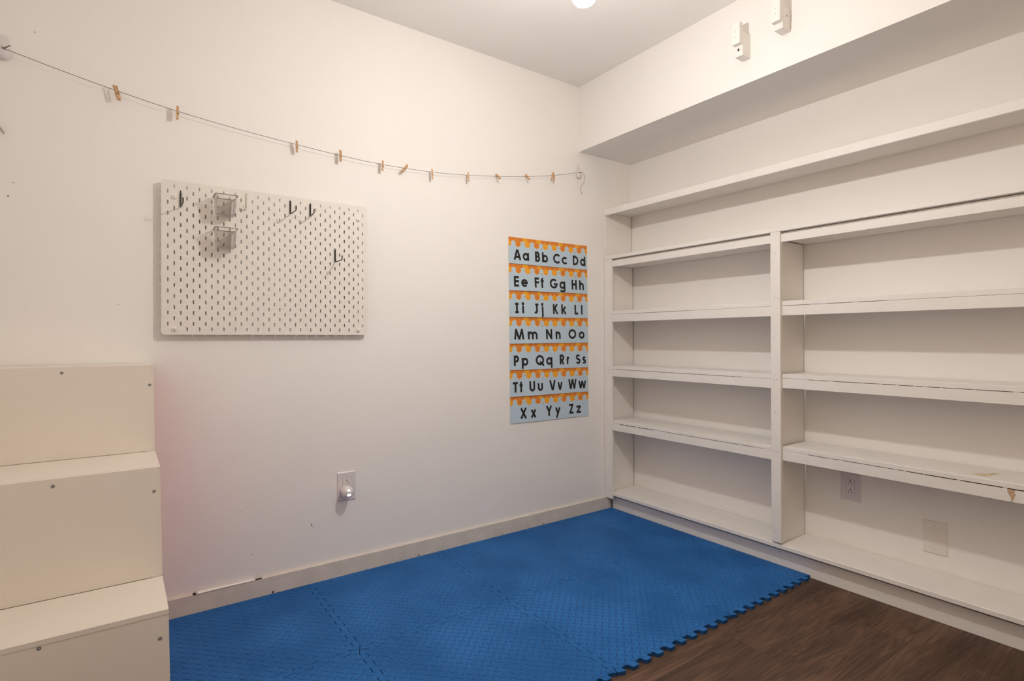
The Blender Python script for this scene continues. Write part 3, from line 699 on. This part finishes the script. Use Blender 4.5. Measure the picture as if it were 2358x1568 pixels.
        A([(l, 0), (l, CAP if ch == 'h' else XH)]); A([(l, m-rx)]+ea(c, m-rx, rx, rx, 180, 0, 14)+[(r, 0)])
    elif ch == 'i': A([(c, 0), (c, XH-0.002)]); A(ea(c, CAP-0.004, 0.0028, 0.0028, 0, 360, 10))
    elif ch == 'j': q = 0.006; A([(r-0.002, XH-0.002), (r-0.002, -0.008)]+ea(r-0.002-q, -0.008, q, q, 0, -100, 8)); A(ea(r-0.003, CAP-0.004, 0.0028, 0.0028, 0, 360, 10))
    elif ch == 'k': A([(l, 0), (l, CAP)]); A([(x1-dg, XH), (l, XH*0.38)]); A([(l+rx*0.6, XH*0.62), (x1-dg, 0)])
    elif ch == 'l': A([(c, 0), (c, CAP)])
    elif ch == 'm':
        q = (r-l)/4; A([(l, 0), (l, XH)])
        A([(l, m-q)]+ea(l+q, m-q, q, q, 180, 0, 12)+[(l+2*q, 0)]); A([(l+2*q, m-q)]+ea(l+3*q, m-q, q, q, 180, 0, 12)+[(r, 0)])
    elif ch == 'o': A(ea(c, XH/2, rx, XH/2-h, 0, 360, 26))
    elif ch == 'r': A([(l, 0), (l, XH)]); A([(l, m-0.012)]+ea(l+0.010, m-0.012, 0.010, 0.012, 180, 78, 8))
    elif ch == 't': A([(c, 0), (c, CAP)]); A([(x0, XH-0.005), (x1, XH-0.005)])
    elif ch == 'u': A([(l, XH), (l, rx+b)]+ea(c, rx+b, rx, rx, 180, 360, 14)+[(r, XH)])
    elif ch == 'v': A([(x0+dg, XH), (c-0.001, 0)]); A([(x1-dg, XH), (c+0.001, 0)])
    elif ch == 'w': q = (x1-x0)*0.28; A([(x0+dg, XH), (x0+q, 0)]); A([(x0+q+0.001, 0), (c, XH)]); A([(x1-q-0.001, 0), (c, XH)]); A([(x1-q, 0), (x1-dg, XH)])
    elif ch == 'x': A([(x0+dg, 0), (x1-dg, XH)]); A([(x0+dg, XH), (x1-dg, 0)])
    elif ch == 'y': A([(x0+dg, XH), (c+0.001, 0.004)]); A([(x1-dg, XH), (x0+0.010, -0.014)])
    elif ch == 'z': A([(x0, m), (x1-0.001, m)]); A([(x1-dg, m), (x0+dg, b)]); A([(x0, b), (x1, b)])
    return o_
rows = [
    dict(A=(28, 78), a=(88, 130), B=(171, 205), b=(219, 261), C=(298, 350), c=(360, 402), D=(443, 486), d=(499, 540)),
    dict(E=(30, 62), e=(77, 120), F=(167, 197), f=(209, 230), G=(273, 329), g=(343, 386), H=(433, 472), h=(491, 527)),
    dict(I=(37, 60), i=(82, 96), J=(160, 193), j=(210, 229), K=(295, 332), k=(356, 394), L=(455, 482), l=(505, 516)),
    dict(M=(29, 96), m=(120, 185), N=(245, 289), n=(314, 350), O=(409, 467), o=(487, 531)),
    dict(P=(29, 63), p=(80, 124), Q=(174, 232), q=(247, 291), R=(344, 378), r=(396, 417), S=(464, 500), s=(514, 543)),
    dict(T=(23, 55), t=(65, 86), U=(131, 169), u=(187, 223), V=(268, 315), v=(327, 365), W=(407, 470), w=(483, 544)),
    dict(X=(69, 114), x=(139, 178), Y=(244, 288), y=(310, 350), Z=(413, 446), z=(468, 503))]
zl = [1.562, 1.4215, 1.2815, 1.1410, 1.0020, 0.861, 0.7200, 0.579]
zr = [1.5645, 1.4265, 1.2850, 1.1440, 1.0000, 0.858, 0.7170, 0.578]
xlft = [-0.4975, -0.4960, -0.4945, -0.4930, -0.4920, -0.4905, -0.4895]
base_off = [0.1195, 0.1205, 0.1215, 0.1200, 0.1210, 0.1200, 0.1200]
words = ['Aa Bb Cc Dd', 'Ee Ff Gg Hh', 'Ii Jj Kk Ll', 'Mm Nn Oo', 'Pp Qq Rr Ss', 'Tt Uu Vv Ww', 'Xx Yy Zz']
SW = 0.557
for k, row in enumerate(rows):
    hgt = (zl[k]+zr[k]-zl[k+1]-zr[k+1])/2
    t = thing('alphabet_strip', 'alphabet poster strip with honeycomb border reading %s' % words[k], 'poster strip', (xlft[k], 0, zl[k]), 'alphabet strips in a column')
    slope = (zr[k]-zl[k])/SW
    t.rotation_euler = (0, -math.atan(slope), 0)
    lift = 0.0035       # lower edge stands slightly off the wall, over the strip below
    bow = 0.0016 if k in (1, 2, 3, 5) else 0.0006
    def off(x, z, e):
        u = x/SW; v = -z/hgt
        return -(0.0008+lift*v*v+bow*v*v*math.exp(-((u-0.3)/0.22)**2)*2.2+e)
    NX, NZ = 24, 8
    pm = MB(); g = [[[pm.bm.verts.new((SW*i/NX, off(SW*i/NX, -hgt*j/NZ, 0)+dy, -hgt*1.004*j/NZ)) for i in range(NX+1)] for j in range(NZ+1)] for dy in (0, 0.0003)]
    for j in range(NZ):
        for i in range(NX):
            pm.face([g[0][j][i], g[0][j+1][i], g[0][j+1][i+1], g[0][j][i+1]]); pm.face([g[1][j][i], g[1][j][i+1], g[1][j+1][i+1], g[1][j+1][i]])
    for j in range(NZ):
        for i in (0, NX): pm.face([g[0][j][i], g[0][j+1][i], g[1][j+1][i], g[1][j][i]])
    for i in range(NX):
        for j in (0, NZ): pm.face([g[0][j][i], g[0][j][i+1], g[1][j][i+1], g[1][j][i]])
    pm.build('paper', M['paper'], t, smooth='auto')
    # honeycomb band
    hm = MB(); P = SW/18; s_ = P/math.sqrt(3)
    def hexa(cx, cz, f): return [(cx+P/2*f*x, cz+s_*f*z) for x, z in ((0, 1), (-1, 0.5), (-1, -0.5), (0, -1), (1, -0.5), (1, 0.5))]
    def clip(poly, ax, lim, sign):
        out = []
        for a, b in zip(poly, poly[1:]+poly[:1]):
            ina, inb = (a[ax]-lim)*sign >= 0, (b[ax]-lim)*sign >= 0
            if ina: out.append(a)
            if ina != inb:
                q = (lim-a[ax])/(b[ax]-a[ax]); out.append((a[0]+(b[0]-a[0])*q, a[1]+(b[1]-a[1])*q))
        return out
    def hx(cx, cz, f, e, mi):
        poly = clip(clip(clip(hexa(cx, cz, f), 0, 0.0, 1), 0, SW, -1), 1, 0.0, -1)
        if len(poly) > 2: hm.mi = mi; hm.poly([(x, off(x, z, e), z) for x, z in poly])
    yel = {3, 6, 11, 15}
    for c in range(18):
        cx, cz = P*(c+0.5), -0.0050; q = 3 if c in yel else 1
        hx(cx, cz, 1.12, 0.00010, 0)
        hx(cx, cz, 0.93, 0.00018, q+1); hx(cx, cz, 0.80, 0.00026, q)
    for c, kind in ((0, 3), (2, 1), (4, 3), (6, 1), (8, 3), (10, 3), (12, 1), (14, 3), (16, 1), (18, 3)):
        cx, cz = P*c, -0.0050-1.5*s_
        hx(cx, cz, 1.12, 0.00012, 0); hx(cx, cz, 0.93, 0.00020, kind+1); hx(cx, cz, 0.80, 0.00028, kind)
    hm.build('honeycomb_border', [M['hexl'], M['hexo'], M['hexod'], M['hexy'], M['hexyd']], t)
    for cx, cz, a in ((P*3.15, -0.030, -35), (P*7.1, -0.046, 20), (P*11.1, -0.030, -35), (P*15.1, -0.046, 20)):
        be = MB(); ca, sa = math.cos(R_(a)), math.sin(R_(a))
        def be_el(dx, dz, rx_, rz_, mi, e):
            be.mi = mi
            pts = [(dx+rx_*math.cos(2*PI*q/10), dz+rz_*math.sin(2*PI*q/10)) for q in range(10)]
            pts = [(cx+x*ca-z*sa, cz+x*sa+z*ca) for x, z in pts]
            be.poly([(x, off(x, z, e), z) for x, z in pts])
        be_el(-0.001, 0.0035, 0.0028, 0.0030, 2, 0.00012); be_el(0.002, 0.0038, 0.0026, 0.0028, 2, 0.00013)
        be_el(0, 0, 0.0052, 0.0030, 0, 0.00018)
        for dx in (-0.0022, 0.0008, 0.0036): be_el(dx, 0, 0.0008, 0.0026, 1, 0.00024)
        be_el(-0.008, 0.0045, 0.0024, 0.0020, 0, 0.00018)
        be.build('bee_print', [M['beey'], M['ink'], M['beew']], t)
    zb = -base_off[k]
    for ch, (a, b) in row.items():
        lt = MB()
        x0 = a/1000-(xlft[k]+0.495); x1 = b/1000-(xlft[k]+0.495)
        for n_, stq in enumerate(glyph(ch, x0, x1)):
            ribbon(lt, [(p[0], p[1]+zb) for p in stq], n_*0.00002)
        for v in lt.bm.verts: v.co.y = off(v.co.x, max(v.co.z, -hgt), 0.00045+v.co.y)
        lt.build('letter', M['ink'], t)

# ------------------------------------------------------------------ outlets, plates, night light
def plate(w, h, mb, d=0.005, e=0.004):
    a = [(-w/2, 0, -h/2), (w/2, 0, -h/2), (w/2, 0, h/2), (-w/2, 0, h/2)]
    b = [(-w/2, -d*0.45, -h/2), (w/2, -d*0.45, -h/2), (w/2, -d*0.45, h/2), (-w/2, -d*0.45, h/2)]
    c = [(-w/2+e, -d, -h/2+e), (w/2-e, -d, -h/2+e), (w/2-e, -d, h/2-e), (-w/2+e, -d, h/2-e)]
    rings = [[mb.bm.verts.new(p) for p in q] for q in (a, b, c)]
    mb.face(rings[0]); mb.face(rings[2])
    for q, w_ in zip(rings, rings[1:]):
        for k in range(4): mb.face([q[k], q[(k+1) % 4], w_[(k+1) % 4], w_[k]])
    return mb
def outlet(loc, rz, w, h, label, m, blank=False, pairs=(0.018, -0.018)):
    t = thing('wall_plate' if blank else 'wall_outlet', label, 'wall plate' if blank else 'outlet', loc)
    t.rotation_euler = (0, 0, rz)
    plate(w, h, MB()).build('cover_plate', m, t)
    for z in (h*0.36, -h*0.36):
        s_ = MB(); s_.lathe([(0.003, 0.0049), (0.0028, 0.0058)], (0, 0, z), 'y', 12); so = s_.build('screw', m, t)
        MB().box(-0.0004, 0.0004, -0.0062, -0.0057, z-0.0022, z+0.0022).build('drive_slot', M['seam'], so)
    if blank: return t
    MB().box(-0.0172, 0.0172, -0.0052, -0.0045, -0.0342, 0.0342).build('seam', M['seam'], t)
    r_ = MB().box(-0.0166, 0.0166, -0.0066, -0.004, -0.0335, 0.0335, 0.0008).build('receptacle', m, t)
    for z in pairs:
        sl = MB()
        sl.ell((0, -0.0066, z+0.008), 0.0026, 0.0004, 0.0026)
        sl.box(-0.0072, -0.0058, -0.0070, -0.006, z-0.006, z+0.001); sl.box(0.0056, 0.0072, -0.0070, -0.006, z-0.007, z+0.0015)
        sl.build('socket_slots', M['slot'], r_)
    return t
oa = outlet((-1.356, 0, 0.3905), 0, 0.080, 0.125, 'white wall outlet with a night light plugged in, on the back wall', M['plasticlav'])
outlet((XR, -1.276, 0.3765), -PI/2, 0.0815, 0.121, 'greyish outlet on the bookcase back, under the lowest right shelf', M['plasticlav'])
outlet((XR, -1.5825, 0.2455), -PI/2, 0.079, 0.127, 'blank painted cover plate on the bookcase back, low on the right', M['almond'], True)
nl = thing('night_light', 'round white night light glowing, plugged into the back wall outlet', 'night light', (-1.3650, -0.0066, 0.3720))
bd = MB(); bd.ell((0, -0.0335, 0.001), 0.0250, 0.0250, 0.0260, seg=28, rings=18); bd.build('body', M['plastic'], nl, smooth=True)
bs = MB(); bs.lathe([(0.019, 0.0), (0.019, 0.012), (0.017, 0.016)], (0, 0, 0), 'y', 24); bs.build('plug_base', M['plastic'], nl, smooth='auto')
def lens(nv, rx, rz):
    nv = Vector(nv).normalized(); c = Vector((0, -0.0335, 0.001))+nv*0.0232
    q = nv.to_track_quat('-Y', 'Z').to_euler()
    mb = MB(); mb.ell(c, rx, 0.0026, rz, q, 20, 8); mb.build('lens', M['led'], nl, smooth=True)
lens((-0.02, -0.90, 0.55), 0.0068, 0.0044)
lens((0.02, -0.93, -0.28), 0.0086, 0.0060)

# ------------------------------------------------------------------ curled tape at the left edge
ct = MB(); N = 8; a_ = []; b_ = []
for k in range(N+1):
    t_ = k/N; x = -2.466+0.019*t_; z = 1.709-0.004*t_-0.021*t_**1.6; y = -0.003-0.010*math.sin(PI*t_*0.8)
    a_.append((x, y, z)); b_.append((x-0.004, -0.0012-0.002*t_, z-0.013+0.009*t_))
for dy in (0, 0.0005):
    va = [ct.bm.verts.new((p[0], p[1]+dy, p[2])) for p in a_]; vb = [ct.bm.verts.new((p[0], p[1]+dy, p[2])) for p in b_]
    for k in range(N): ct.face([va[k], va[k+1], vb[k+1], vb[k]] if dy == 0 else [va[k], vb[k], vb[k+1], va[k+1]])
tag(ct.build('curled_tape', M['tape'], smooth=True), 'small curled piece of tape on the back wall at the left edge', 'tape')

# ------------------------------------------------------------------ hanging lamp
lp = thing('pendant_lamp', 'bright bare bulb hanging from the ceiling at the top edge', 'lamp', tuple(LAMP))
bl_ = MB(); bl_.ell((0, 0, 0), 0.034, 0.034, 0.018, seg=28, rings=16); bl_.build('bulb', M['bulb'], lp, smooth=True)
so_ = MB(); so_.lathe([(0.014, 0.016), (0.018, 0.022), (0.018, 0.075), (0.010, 0.085)], (0, 0, 0), 'z', 20); so_.build('socket', M['socket'], lp, smooth='auto')
MB().tube([(0, 0, 0.084), (0, 0, ZC-LAMP.z-0.02)], 0.003).build('cord', M['socket'], lp)
ca_ = MB(); ca_.lathe([(0.02, ZC-LAMP.z-0.028), (0.05, ZC-LAMP.z-0.018), (0.055, ZC-LAMP.z-0.0005)], (0, 0, 0), 'z', 28); ca_.build('canopy', M['socket'], lp, smooth='auto')
